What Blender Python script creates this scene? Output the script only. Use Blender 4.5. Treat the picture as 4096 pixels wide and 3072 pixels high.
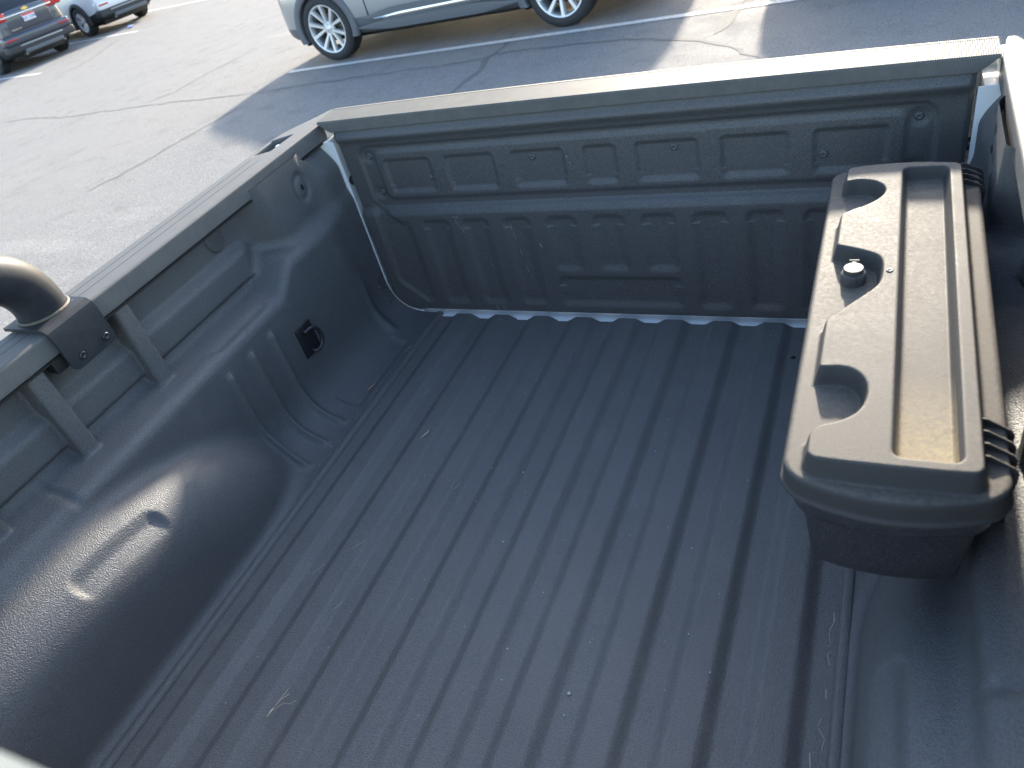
import bpy, bmesh, math, random
import numpy as np
from mathutils import Matrix, Vector

for o in list(bpy.data.objects): bpy.data.objects.remove(o, do_unlink=True)
scene = bpy.context.scene
COL = scene.collection
R_ = math.radians

# ------------------------------------------------------------------ camera
# frame: x across the bed, y towards the tailgate (tailgate liner at y=0), z up from the bed floor, metres
cam_d = bpy.data.cameras.new('camera'); cam = bpy.data.objects.new('camera', cam_d); COL.objects.link(cam)
cam.location = (0.5431, -1.4700, 1.0666)
cam.rotation_euler = (0.8997, 0.2308, 0.3837)
cam_d.sensor_width = 36.0; cam_d.lens = 36.0 * 3033.5 / 4096.0
cam_d.clip_start = 0.02; cam_d.clip_end = 600
cam_d.dof.use_dof = True; cam_d.dof.focus_distance = 1.6; cam_d.dof.aperture_fstop = 7.0
scene.camera = cam

# ------------------------------------------------------------------ sky and sun
SUN_AZ = math.atan2(-0.095, 1.0)        # direction towards the sun, from +Y turning to +X
SUN_EL = R_(20.8)
world = bpy.data.worlds.new('World'); scene.world = world; world.use_nodes = True
wn = world.node_tree.nodes; wl = world.node_tree.links; wn.clear()
sky = wn.new('ShaderNodeTexSky'); sky.sky_type = 'NISHITA'; sky.sun_disc = False
sky.sun_elevation = SUN_EL; sky.sun_rotation = SUN_AZ; sky.altitude = 200
sky.air_density = 1.0; sky.dust_density = 1.5; sky.ozone_density = 1.0
bg = wn.new('ShaderNodeBackground'); bg.inputs['Strength'].default_value = 0.135
wo = wn.new('ShaderNodeOutputWorld'); wl.new(sky.outputs[0], bg.inputs[0]); wl.new(bg.outputs[0], wo.inputs[0])
sd = bpy.data.lights.new('sun', 'SUN'); sd.energy = 3.0; sd.angle = R_(2.4); sd.color = (1.0, 0.905, 0.76)
sun = bpy.data.objects.new('sun', sd); COL.objects.link(sun)
tosun = Vector((math.sin(SUN_AZ) * math.cos(SUN_EL), math.cos(SUN_AZ) * math.cos(SUN_EL), math.sin(SUN_EL)))
sun.rotation_euler = (-tosun).to_track_quat('-Z', 'Y').to_euler(); sun.location = (0, 10, 20)

vs = scene.view_settings
vs.view_transform = 'Standard'; vs.look = 'None'; vs.gamma = 1.0; vs.exposure = 2.2
vs.use_curve_mapping = False

# ------------------------------------------------------------------ helpers
def off(parent):
    v = Vector((0, 0, 0))
    while parent is not None:
        v += parent.location; parent = parent.parent
    return v

def mesh_np(V, F):
    V = np.asarray(V, dtype=np.float32); me = bpy.data.meshes.new('m')
    if isinstance(F, np.ndarray) and F.ndim == 2:
        n, k = F.shape
        me.vertices.add(len(V)); me.vertices.foreach_set('co', V.ravel())
        me.loops.add(n * k); me.loops.foreach_set('vertex_index', F.astype(np.int32).ravel())
        me.polygons.add(n); me.polygons.foreach_set('loop_start', np.arange(0, n * k, k, dtype=np.int32))
        me.update(calc_edges=True)
    else:
        me.from_pydata([tuple(v) for v in V.tolist()], [], [tuple(f) for f in F])
        me.update()
    me.validate()
    return me

def link(name, me, mat, parent=None, smooth=True, sharp=None):
    if mat is not None: me.materials.clear(); me.materials.append(mat)
    if smooth:
        me.polygons.foreach_set('use_smooth', np.ones(len(me.polygons), dtype=bool))
        if sharp: me.set_sharp_from_angle(angle=R_(sharp))
    me.name = name
    o = bpy.data.objects.new(name, me); COL.objects.link(o); o.parent = parent
    return o

def part(name, V, F, mat, parent=None, smooth=True, sharp=None, local=False):
    V = np.asarray(V, dtype=np.float64)
    if parent is not None and not local: V = V - np.array(off(parent))
    return link(name, mesh_np(V, F), mat, parent, smooth, sharp)

def tag(o, label=None, cat=None, group=None, kind=None):
    if label: o['label'] = label
    if cat: o['category'] = cat
    if group: o['group'] = group
    if kind: o['kind'] = kind
    return o

def thing(name, label, cat, loc=(0, 0, 0), rot=None, group=None):
    e = bpy.data.objects.new(name, None); COL.objects.link(e); e.location = loc; e.empty_display_size = .1
    if rot is not None:
        e.rotation_mode = 'QUATERNION'; e.rotation_quaternion = rot
    return tag(e, label, cat, group)

def box(x0, x1, y0, y1, z0, z1):
    V = [(x, y, z) for x in (x0, x1) for y in (y0, y1) for z in (z0, z1)]
    F = [(0, 1, 3, 2), (4, 6, 7, 5), (0, 4, 5, 1), (2, 3, 7, 6), (0, 2, 6, 4), (1, 5, 7, 3)]
    return np.array(V, float), F

def bbox(x0, x1, y0, y1, z0, z1, bev=0.003, seg=2):
    bm = bmesh.new(); bmesh.ops.create_cube(bm, size=1)
    for v in bm.verts:
        v.co = ((x0 + x1) / 2 + v.co.x * (x1 - x0), (y0 + y1) / 2 + v.co.y * (y1 - y0), (z0 + z1) / 2 + v.co.z * (z1 - z0))
    if bev > 0: bmesh.ops.bevel(bm, geom=bm.edges[:], offset=bev, segments=seg, affect='EDGES', profile=.5)
    bm.verts.index_update()
    V = np.array([v.co[:] for v in bm.verts]); F = [tuple(v.index for v in f.verts) for f in bm.faces]; bm.free()
    return V, F

def join(*L):
    V, F, n = [], [], 0
    for v, f in L:
        V.append(np.asarray(v, float)); F += [tuple(int(i) + n for i in q) for q in f]; n += len(v)
    return np.vstack(V), F

def lathe(prof, n=32, axis='z', close=False):
    prof = np.asarray(prof, float); k = len(prof)
    a = np.linspace(0, 2 * np.pi, n, endpoint=False)
    V = np.stack([np.outer(np.cos(a), prof[:, 0]), np.outer(np.sin(a), prof[:, 0]), np.tile(prof[:, 1], (n, 1))], -1).reshape(-1, 3)
    F = []
    for i in range(n):
        j = (i + 1) % n
        for m in range(k - 1 + (1 if close else 0)):
            q = (m + 1) % k
            F.append((i * k + m, j * k + m, j * k + q, i * k + q))
    if axis == 'y': V = V[:, [0, 2, 1]] * np.array([1, 1, -1])
    if axis == 'x': V = V[:, [2, 0, 1]]
    return V, F

def tube(pts, rad, n=16, cap=True):
    pts = np.asarray(pts, float); k = len(pts); rad = np.broadcast_to(rad, (k,))
    T = np.gradient(pts, axis=0); T /= np.linalg.norm(T, axis=1)[:, None]
    up = np.array([0, 0, 1.]) if abs(T[0][2]) < .9 else np.array([0, 1., 0])
    V = []; b = np.cross(T[0], up); b /= np.linalg.norm(b)
    for i in range(k):
        b = b - T[i] * (b @ T[i]); b /= np.linalg.norm(b); c = np.cross(T[i], b)
        a = np.linspace(0, 2 * np.pi, n, endpoint=False)
        V.append(pts[i] + rad[i] * (np.outer(np.cos(a), b) + np.outer(np.sin(a), c)))
    V = np.vstack(V)
    F = [(i * n + j, i * n + (j + 1) % n, (i + 1) * n + (j + 1) % n, (i + 1) * n + j) for i in range(k - 1) for j in range(n)]
    if cap: F += [tuple(range(n))[::-1], tuple((k - 1) * n + j for j in range(n))]
    return V, F

def prism(poly, z0, z1):
    n = len(poly); V = [(x, y, z0) for x, y in poly] + [(x, y, z1) for x, y in poly]
    F = [tuple(range(n))[::-1], tuple(range(n, 2 * n))] + [(i, (i + 1) % n, n + (i + 1) % n, n + i) for i in range(n)]
    return np.array(V, float), F

def smin(a, b, k):
    h = np.clip(.5 + .5 * (b - a) / k, 0, 1); return b * (1 - h) + a * h - k * h * (1 - h)
def smax(a, b, k): return -smin(-a, -b, k)
def sst(x, a, b):
    t = np.clip((x - a) / (b - a), 0, 1); return t * t * (3 - 2 * t)
def lerp(a, b, t): return a + (b - a) * t

def polysdf(x, y, poly):
    poly = np.asarray(poly, float); d = np.full(np.shape(x), 1e9); s = np.zeros(np.shape(x), bool); n = len(poly)
    for i in range(n):
        ax, ay = poly[i]; bx, by = poly[(i + 1) % n]; ex, ey = bx - ax, by - ay
        wx, wy = x - ax, y - ay; t = np.clip((wx * ex + wy * ey) / (ex * ex + ey * ey), 0, 1)
        d = np.minimum(d, (wx - ex * t) ** 2 + (wy - ey * t) ** 2)
        c = (ay <= y) != (by <= y)
        s ^= c & (x < ex * (y - ay) / (ey if abs(ey) > 1e-12 else 1e-12) + ax)
    d = np.sqrt(d); return np.where(s, -d, d)

def rrect(x, y, x0, x1, y0, y1, r):
    qx = np.abs(x - (x0 + x1) / 2) - (x1 - x0) / 2 + r; qy = np.abs(y - (y0 + y1) / 2) - (y1 - y0) / 2 + r
    return np.hypot(np.maximum(qx, 0), np.maximum(qy, 0)) + np.minimum(np.maximum(qx, qy), 0) - r

def surfnets(f, lo, hi, h, newton=3):
    """mesh of f = 0 on a box (inside f<0), vertices pulled on to the surface"""
    lo = np.array(lo, float); n = np.ceil((np.array(hi) - lo) / h).astype(int) + 1
    ax = [lo[i] + h * np.arange(n[i]) for i in range(3)]
    A = np.meshgrid(*ax, indexing='ij', sparse=True)
    V = f(*A); V = np.broadcast_to(V, n).astype(np.float32); S = V < 0
    c = [slice(0, -1), slice(1, None)]
    cnt = sum(S[c[i], c[j], c[k]].astype(np.int8) for i in (0, 1) for j in (0, 1) for k in (0, 1))
    act = (cnt > 0) & (cnt < 8)
    ijk = np.argwhere(act); m = len(ijk)
    idx = np.full(act.shape, -1, np.int64); idx[act] = np.arange(m)
    acc = np.zeros((m, 3)); num = np.zeros(m)
    for a in range(3):
        for p in (0, 1):
            for q in (0, 1):
                o0 = np.zeros(3, int); o0[(a + 1) % 3] = p; o0[(a + 2) % 3] = q; o1 = o0.copy(); o1[a] = 1
                i0 = ijk + o0; i1 = ijk + o1
                v0 = V[tuple(i0.T)]; v1 = V[tuple(i1.T)]; cr = (v0 < 0) != (v1 < 0)
                t = np.where(cr, v0 / np.where(cr, v0 - v1, 1), 0)
                pt = i0.astype(float); pt[:, a] += t
                acc[cr] += pt[cr]; num[cr] += 1
    P = lo + h * acc / num[:, None]
    faces = []
    for a in range(3):
        b, d = (a + 1) % 3, (a + 2) % 3
        s0 = [slice(None)] * 3; s1 = [slice(None)] * 3; s0[a] = slice(0, -1); s1[a] = slice(1, None)
        e = np.argwhere(S[tuple(s0)] != S[tuple(s1)])
        e = e[(e[:, b] > 0) & (e[:, d] > 0) & (e[:, b] < n[b] - 1) & (e[:, d] < n[d] - 1)]
        inn = S[tuple(e.T)]
        q = []
        for ob, od in ((-1, -1), (0, -1), (0, 0), (-1, 0)):
            t = e.copy(); t[:, b] += ob; t[:, d] += od; q.append(idx[tuple(t.T)])
        q = np.stack(q, 1); q[~inn] = q[~inn][:, ::-1]
        faces.append(q)
    F = np.vstack(faces); F = F[(F >= 0).all(1)]
    for _ in range(newton):
        e = h * .25; g = np.zeros_like(P); v = f(P[:, 0], P[:, 1], P[:, 2])
        for a in range(3):
            d = np.zeros(3); d[a] = e; Q = P + d; W = P - d
            g[:, a] = (f(Q[:, 0], Q[:, 1], Q[:, 2]) - f(W[:, 0], W[:, 1], W[:, 2])) / (2 * e)
        st = -(v / np.maximum((g * g).sum(1), .2))[:, None] * g
        l = np.linalg.norm(st, axis=1); st *= np.minimum(1, .5 * h / np.maximum(l, 1e-9))[:, None]
        P = P + st
    return P, F

def grid(nu, nv):
    i = np.arange(nu - 1)[:, None]; j = np.arange(nv - 1)[None, :]
    a = (i * nv + j).ravel(); return np.stack([a, a + nv, a + nv + 1, a + 1], 1)

# ------------------------------------------------------------------ materials
def mat(name, col, rough=.5, metal=0., spec=.5, coat=0., coat_rough=.05, emit=None):
    m = bpy.data.materials.new(name); m.use_nodes = True; b = m.node_tree.nodes['Principled BSDF']
    b.inputs['Base Color'].default_value = (*col, 1); b.inputs['Roughness'].default_value = rough
    b.inputs['Metallic'].default_value = metal; b.inputs['Specular IOR Level'].default_value = spec
    b.inputs['Coat Weight'].default_value = coat; b.inputs['Coat Roughness'].default_value = coat_rough
    return m
class NT:
    def __init__(s, m): s.m = m; s.n = m.node_tree.nodes; s.l = m.node_tree.links; s.b = s.n['Principled BSDF']
    def add(s, t, **kw):
        x = s.n.new(t)
        for k, v in kw.items(): setattr(x, k, v)
        return x
    def coord(s, scale=(1, 1, 1)):
        g = s.add('ShaderNodeNewGeometry'); m = s.add('ShaderNodeMapping'); m.inputs['Scale'].default_value = scale
        s.l.new(g.outputs['Position'], m.inputs['Vector']); return m.outputs[0]
    def noise(s, vec, scale, detail=3, rough=.5, out=0):
        x = s.add('ShaderNodeTexNoise'); x.inputs['Scale'].default_value = scale; x.inputs['Detail'].default_value = detail
        x.inputs['Roughness'].default_value = rough; s.l.new(vec, x.inputs['Vector']); return x.outputs[out]
    def ramp(s, f, stops):
        x = s.add('ShaderNodeValToRGB'); e = x.color_ramp.elements
        while len(e) < len(stops): e.new(.5)
        for q, (p, c) in zip(e, stops): q.position = p; q.color = (*c, 1) if len(c) == 3 else c
        s.l.new(f, x.inputs[0]); return x.outputs[0]
    def rng(s, f, a, b, c, d):
        x = s.add('ShaderNodeMapRange'); s.l.new(f, x.inputs[0])
        for i, v in enumerate((a, b, c, d)): x.inputs[i + 1].default_value = v
        return x.outputs[0]
    def math(s, op, a, b=None):
        x = s.add('ShaderNodeMath', operation=op)
        for i, v in enumerate((a, b)):
            if v is None: continue
            if isinstance(v, (int, float)): x.inputs[i].default_value = v
            else: s.l.new(v, x.inputs[i])
        return x.outputs[0]
    def mix(s, f, a, b, mode='MIX'):
        x = s.add('ShaderNodeMix', data_type='RGBA', blend_type=mode)
        for i, v in ((0, f), (6, a), (7, b)):
            if isinstance(v, tuple): x.inputs[i].default_value = (*v, 1)
            elif isinstance(v, (int, float)): x.inputs[i].default_value = v
            else: s.l.new(v, x.inputs[i])
        return x.outputs[2]
    def bump(s, h, strength, dist):
        x = s.add('ShaderNodeBump'); x.inputs['Strength'].default_value = strength; x.inputs['Distance'].default_value = dist
        s.l.new(h, x.inputs['Height'])
        if s.b.inputs['Normal'].is_linked: s.l.new(s.b.inputs['Normal'].links[0].from_socket, x.inputs['Normal'])
        s.l.new(x.outputs[0], s.b.inputs['Normal']); return x
    def base(s, c): s.l.new(c, s.b.inputs['Base Color'])
    def rough(s, c): s.l.new(c, s.b.inputs['Roughness'])

def liner_mat(name, col, grain=260, dust=.5, rough=(.42, .58), bump=.75):
    m = mat(name, col, .5, spec=.6); t = NT(m); p = t.coord()
    n1 = t.noise(p, 2.3, 3, .6); n2 = t.noise(p, 14, 4, .7); n3 = t.noise(p, 900, 1, .6)
    d = t.math('MULTIPLY', t.rng(n1, .35, .75, 0, 1), t.rng(n2, .3, .8, .2, 1))
    c = t.mix(t.math('MULTIPLY', d, dust), tuple(col), tuple(x * 1.0 + y for x, y in zip(col, (.065, .060, .052))))
    gr = t.noise(p, 520, 2, .7); c = t.mix(1.0, c, t.ramp(gr, [(.32, (.62, .62, .62)), (.5, (1, 1, 1)), (.70, (1.0, 1.0, 1.0))]), 'MULTIPLY')
    c = t.mix(t.rng(gr, .52, .72, 0, .6), c, (.17, .17, .168))
    sp = t.rng(n3, .70, .78, 0, .5)
    c = t.mix(t.math('MULTIPLY', sp, dust), c, (.16, .16, .155)); t.base(c)
    t.rough(t.rng(n2, .3, .7, *rough))
    h = t.noise(p, grain, 1, .5)
    t.bump(h, bump, .0014)
    return m
M = {}
M['liner'] = liner_mat('bed_liner_black', (.082, .0835, .086), 470, .6, (.46, .60), 1.0)
M['floor'] = liner_mat('dusty_floor_liner_bounce_tint', (.100, .099, .098), 470, .9, (.46, .60), 1.0)  # dusty floor; base also warmed and lightened in place of bounce light
M['tgliner'] = liner_mat('tailgate_liner_black', (.066, .066, .066), 470, .35, (.46, .58), .6)

def rail_mat():
    m = mat('rail_cap_plastic', (.055, .055, .054), .5, spec=.15); t = NT(m); g = t.add('ShaderNodeNewGeometry')
    sx = t.add('ShaderNodeSeparateXYZ'); t.l.new(g.outputs['Position'], sx.inputs[0])
    p = t.coord(); n = t.noise(p, 30, 5, .7); n2 = t.noise(p, 700, 2)
    c = t.mix(t.rng(n, .4, .75, 0, .6), (.105, .107, .108), (.15, .149, .143)); c = t.mix(t.rng(n2, .66, .8, 0, .6), c, (.2, .19, .17)); t.base(c)
    t.rough(t.rng(n, .3, .7, .52, .64)); t.h = n2
    return m, t, sx
M['rail'], t_, sx_ = rail_mat()
# moulded cross ribs as fine relief; two long grooves only painted as dark shade lines
w_ = t_.math('SINE', t_.math('MULTIPLY', sx_.outputs['Y'], 2 * math.pi / .0035)); t_.bump(t_.math('ADD', t_.math('MULTIPLY', w_, .5), t_.h), .4, .0004)
ab_ = t_.math('ABSOLUTE', sx_.outputs['X'])
g_ = t_.math('MINIMUM', t_.math('ABSOLUTE', t_.math('SUBTRACT', ab_, .7475)), t_.math('ABSOLUTE', t_.math('SUBTRACT', ab_, .7735)))
gm_ = t_.math('MULTIPLY', t_.math('LESS_THAN', g_, .0011), t_.math('LESS_THAN', sx_.outputs['Y'], -.187))
bc_ = t_.b.inputs['Base Color'].links[0].from_socket
t_.base(t_.mix(gm_, bc_, (.006, .006, .006)))
M['cap'], t_, sx_ = rail_mat(); M['cap'].name = 'tailgate_cap_plastic'; t_.b.inputs['Specular IOR Level'].default_value = .05; t_.rough(t_.rng(t_.h, .3, .7, .50, .58))
for l_ in list(t_.b.inputs['Base Color'].links): c_ = t_.mix(1.0, l_.from_socket, (1.0, .98, .93), 'MULTIPLY'); t_.base(c_)
w_ = t_.math('SINE', t_.math('MULTIPLY', sx_.outputs['X'], 2 * math.pi / .0035)); t_.bump(t_.math('ADD', w_, t_.h), .4, .0004)

def tool_mat():
    m = mat('dusty_black_plastic', (.04, .04, .042), .5); t = NT(m); p = t.coord()
    g = t.add('ShaderNodeNewGeometry'); sx = t.add('ShaderNodeSeparateXYZ'); t.l.new(g.outputs['Normal'], sx.inputs[0])
    up = t.rng(sx.outputs['Z'], .55, .98, 0, 1)
    ps = t.add('ShaderNodeSeparateXYZ'); t.l.new(g.outputs['Position'], ps.inputs[0])
    n1 = t.noise(p, 9, 4, .65); n2 = t.noise(p, 150, 4, .75); n3 = t.noise(p, 700, 2, .6); n5 = t.noise(t.coord((1, .12, 1)), 160, 4, .7)
    d = t.math('MULTIPLY', up, t.math('ADD', t.rng(n1, .3, .75, .25, .75), t.rng(n2, .35, .70, -.25, .40)))
    c = t.mix(d, (.058, .056, .054), (.158, .139, .113))
    c = t.mix(t.math('MULTIPLY', up, t.rng(n3, .62, .75, 0, .35)), c, (.25, .222, .18))
    # caked sand washed to the low end of the channel
    ch = t.math('MULTIPLY', t.math('MULTIPLY', t.rng(ps.outputs['Y'], -.70, -.86, 0, 1), t.math('GREATER_THAN', ps.outputs['Y'], -.8615)), t.math('MULTIPLY', t.math('LESS_THAN', t.math('ABSOLUTE', t.math('SUBTRACT', ps.outputs['X'], .601)), .030), t.math('LESS_THAN', ps.outputs['Z'], .447)))
    ch = t.math('MULTIPLY', ch, t.rng(n2, .3, .6, .35, 1)); ch = t.math('MULTIPLY', ch, t.rng(t.noise(p, 260, 3, .7), .3, .6, .45, 1))
    c = t.mix(ch, c, (.33, .262, .150))
    # scuffs
    sc = t.math('MULTIPLY', t.rng(n5, .70, .78, 0, .35), up); c = t.mix(sc, c, (.26, .23, .185))
    t.base(c); t.rough(t.rng(d, 0, 1, .48, .72)); t.b.inputs['Specular IOR Level'].default_value = .12; t.bump(n3, .5, .0005)
    return m
M['tool'] = tool_mat()
M['tool_dark'] = liner_mat('tool_box_tub_plastic', (.028, .029, .033), 700, .3, (.35, .5), .25)
M['lockcap'] = mat('lock_cap_plastic', (.07, .068, .063), .5, spec=.2)
M['white'] = mat('white_body_paint', (.74, .75, .74), .28, coat=.6)
M['whitedirty'] = mat('white_jamb_paint', (.76, .78, .78), .4)
M['blackm'] = mat('black_trim', (.012, .012, .013), .5)
M['red'] = mat('red_lens', (.42, .01, .012), .12, coat=.6)
M['glass'] = mat('dark_glass', (.012, .015, .017), .04, spec=.7)
M['chrome'] = mat('chrome', (.78, .78, .76), .10, metal=1)
M['steel'] = mat('black_steel_hardware', (.05, .05, .052), .35, metal=.6)
M['bare'] = mat('bare_bright_metal', (.55, .55, .52), .4, metal=.7)
def bar_mat():
    m = mat('satin_black_tube', (.05, .051, .053), .45, spec=.2); t = NT(m); p = t.coord()
    n = t.noise(p, 40, 5, .65); n2 = t.noise(t.coord((1, .25, .5)), 75, 3, .55)
    c = t.mix(t.rng(n, .45, .8, 0, .5), (.025, .028, .033), (.050, .052, .054))
    c = t.mix(t.rng(n2, .735, .75, 0, .7), c, (.36, .36, .36)); t.base(c); t.rough(t.rng(n, .3, .7, .42, .55)); t.bump(t.noise(p, 800, 2), .15, .0004)
    return m
M['bar'] = bar_mat()
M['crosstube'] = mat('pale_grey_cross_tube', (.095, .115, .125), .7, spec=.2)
M['weld'] = mat('worn_weld_seam', (.10, .085, .065), .65)

def asphalt_mat():
    m = mat('worn_asphalt', (.17, .165, .155), .85, spec=.15); t = NT(m); p = t.coord()
    n1 = t.noise(p, .35, 4, .6); n2 = t.noise(p, 3.0, 4, .65); n3 = t.noise(p, 95, 3, .75); n4 = t.noise(t.coord((.25, 1, 1)), 1.6, 5, .65)
    c = t.ramp(n3, [(.30, (.085, .084, .082)), (.5, (.208, .203, .195)), (.72, (.38, .37, .35))])
    c = t.mix(t.rng(n1, .35, .7, 0, .45), c, (.235, .226, .21)); c = t.mix(t.rng(n2, .55, .8, 0, .4), c, (.10, .10, .102))
    c = t.mix(t.math('MULTIPLY', t.rng(n4, .62, .72, 0, .5), t.rng(n3, .45, .6, 0, 1)), c, (.40, .39, .36)); t.base(c)
    t.rough(t.rng(n2, .3, .7, .75, .95)); t.bump(n3, .9, .006)
    return m
M['asphalt'] = asphalt_mat()
def paint_mat():
    m = mat('worn_white_line_paint', (.6, .6, .58), .7); t = NT(m); p = t.coord()
    n = t.noise(p, 28, 5, .75); c = t.mix(t.rng(n, .56, .66, 0, 1), (.62, .61, .57), (.20, .195, .185)); t.base(c); t.bump(t.noise(p, 95, 3, .7), .6, .004); return m
M['line'] = paint_mat()
M['crack'] = mat('crack_filler', (.135, .129, .119), .9)
M['tyre'] = mat('tyre_rubber', (.028, .028, .030), .75)
M['alloy'] = mat('machined_alloy', (.66, .66, .66), .34, metal=.45)
M['alloy_dark'] = mat('painted_alloy_pocket', (.35, .36, .37), .4, metal=.6)
M['brake'] = mat('brake_disc', (.16, .15, .14), .45, metal=.7)
def carpaint(n, c, metal=.5):
    return mat(n, c, .32, metal=metal, coat=1.0, coat_rough=.03)
M['silver'] = carpaint('silver_grey_paint', (.30, .322, .345), .5)
M['navy'] = carpaint('dark_blue_grey_paint', (.050, .060, .085), .5)
M['carwhite'] = carpaint('white_car_paint', (.72, .74, .76), 0)
M['maroon'] = carpaint('dark_red_car_paint', (.12, .015, .018), .4)
M['clad'] = mat('grey_cladding_plastic', (.105, .112, .122), .55)
M['cladblack'] = mat('black_cladding_plastic', (.03, .031, .033), .55)
M['plate'] = mat('plate_white', (.75, .76, .76), .4)
M['platered'] = mat('plate_red_band', (.6, .06, .07), .4)
M['plateblue'] = mat('plate_blue_letters', (.03, .06, .32), .4)
M['gold'] = mat('gold_emblem', (.75, .52, .16), .25, metal=.7)
M['straw'] = mat('dry_straw', (.52, .44, .30), .7)
M['leaf'] = mat('dry_leaf', (.45, .27, .14), .7)
M['litter'] = mat('pale_blue_wrapper', (.45, .52, .75), .5)
M['speck'] = mat('white_grit', (.38, .38, .36), .7)
M['scuff'] = mat('pale_scuff', (.33, .33, .33), .7)
M['hole'] = mat('drain_hole_shadow', (.006, .006, .006), .8)

# ------------------------------------------------------------------ ground (falls gently away to the left and rear)
GX = Vector((1, 0, .030)).normalized(); GN = Vector((-.030, .012, 1)).normalized(); GY = GN.cross(GX)
GO = Vector((0, 0, -.835))
GROT = Matrix((GX, GY, GN)).transposed()
GQ = GROT.to_quaternion()
def W(x, y, z=0): return GO + GX * x + GY * y + GN * z
def gq(heading): return GQ @ Matrix.Rotation(heading, 3, 'Z').to_quaternion()

n_ = 25; u_ = np.linspace(-90, 90, n_)
V = np.array([W(a, b)[:] for a in u_ for b in u_]); ground = part('ground', V, grid(n_, n_)[:, ::1], M['asphalt'], None, False); tag(ground, kind='structure')

def strip_w(name, pts, wid, z, m, jag=0, seed=1):
    rnd = random.Random(seed); P = []
    for i in range(len(pts) - 1):
        a, b = np.array(pts[i], float), np.array(pts[i + 1], float); k = max(2, int(np.linalg.norm(b - a) / .12))
        for q in range(k): P.append(a + (b - a) * q / k)
    P.append(np.array(pts[-1], float)); P = np.array(P)
    if jag: P[1:-1] += np.array([[rnd.gauss(0, jag), rnd.gauss(0, jag)] for _ in range(len(P) - 2)])
    T = np.gradient(P, axis=0); T /= np.linalg.norm(T, axis=1)[:, None]; Nn = np.stack([-T[:, 1], T[:, 0]], 1)
    V = []
    for i, (q, nn) in enumerate(zip(P, Nn)):
        f = 1 if not jag else max(.25, 1 + rnd.gauss(0, .35)) * (min(i, len(P) - 1 - i, 4) + .4) / 4.4
        for s in (-1, 1): V.append(W(q[0] + nn[0] * s * wid * f / 2, q[1] + nn[1] * s * wid * f / 2, z)[:])
    F = [(2 * i, 2 * i + 1, 2 * i + 3, 2 * i + 2) for i in range(len(P) - 1)]
    o = part(name, V, [f[::-1] for f in F], m, ground, False); return o
# painted stall lines
for a, b in (((-6.39, 6.56), (2.5, 5.63)), ((-16.33, 10.34), (-21.9, 11.45)), ((-16.07, 13.13), (-21.9, 14.3)), ((-16.1, 15.85), (-22.5, 17.3)), ((-15.9, 18.7), (-22.5, 20.1))):
    strip_w('stall_line', [a, b], .10, .005, M['line'])
CR = [([(-6.37, 5.82), (-5.99, 5.85), (-5.32, 5.83), (-4.54, 5.76), (-3.85, 5.72), (-3.2, 5.66), (-3.08, 5.80), (-2.66, 5.75), (-2.08, 5.66), (-1.52, 5.51), (-1.19, 5.33), (-.89, 5.16), (-.74, 5.0), (-.55, 4.77), (-.39, 4.52), (-.1, 4.1)], .035),
      ([(-3.13, 4.5), (-3.08, 4.97), (-3.07, 5.34), (-3.13, 5.63), (-3.11, 6.02), (-3.2, 6.6)], .05),
      ([(-.9, 5.2), (-.81, 5.35), (-.74, 5.59), (-.73, 5.88), (-.70, 6.2)], .10),
      ([(-12.7, 6.64), (-11.7, 6.6), (-10.45, 6.27), (-9.64, 6.25), (-8.58, 6.16), (-7.3, 5.98), (-6.37, 5.82)], .04),
      ([(-14.9, 9.66), (-14.94, 10.33), (-15.28, 11.13), (-15.88, 12.02), (-16.35, 12.84)], .06),
      ([(-8.43, 8.39), (-8.56, 7.37), (-8.54, 6.59), (-8.84, 6.3)], .045),
      ([(-6.62, 3.29), (-6.55, 3.48), (-6.42, 3.85), (-6.39, 4.54), (-6.32, 5.06), (-6.17, 5.57)], .045)]
for i, (p_, w_) in enumerate(CR): strip_w('pavement_crack', p_, w_, .003, M['crack'], .018, i)

# ------------------------------------------------------------------ pickup truck
truck = thing('pickup_truck', 'white pickup truck seen from inside its open bed with black liner', 'truck', (0, -.7, -.83))

# --- corrugated floor
RIB = .1135
def floor_z(x):
    k = np.clip(np.round(x / RIB), -4, 4); d = np.abs(x - k * RIB)
    tt = np.clip((d - .0180) / .025, 0, 1); z = lerp(.0045, -.0075, lerp(tt, sst(tt, 0, 1), .8))
    return z
xs = np.unique(np.concatenate([np.linspace(-.53, .53, 420)])); ys = np.concatenate([np.linspace(-1.76, -.06, 40), np.linspace(-.05, -.019, 6)])
XX, YY = np.meshgrid(xs, ys, indexing='ij'); ZZ = floor_z(XX) + .0008 * np.sin(YY * 3 + XX * 5)
V = np.stack([XX, YY, ZZ], -1).reshape(-1, 3); F = grid(len(xs), len(ys))
# lip at the tailgate end
k_ = len(V); lipV = np.stack([xs, np.full_like(xs, -.019), floor_z(xs) - .012], 1)
e_ = np.arange(len(xs)) * len(ys) + len(ys) - 1; li = k_ + np.arange(len(xs))
F = np.vstack([F, np.stack([e_[:-1], e_[1:], li[1:], li[:-1]], 1)])
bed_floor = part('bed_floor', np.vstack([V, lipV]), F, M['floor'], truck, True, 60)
for s in (-1, 1):
    pr = [(.526, -.006), (.5285, .0015), (.530, .0024), (.541, .0024), (.5430, .0010), (.5445, -.0040), (.5460, -.006)]
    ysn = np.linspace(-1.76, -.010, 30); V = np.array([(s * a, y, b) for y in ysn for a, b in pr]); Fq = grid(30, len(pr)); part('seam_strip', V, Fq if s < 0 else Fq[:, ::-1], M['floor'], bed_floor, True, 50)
V, F = lathe([(0, .0005), (.0055, .0005), (.0056, 0)], 14); part('drain_hole', V + np.array([.393, -.127, -.0070]), F, M['hole'], bed_floor)

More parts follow.
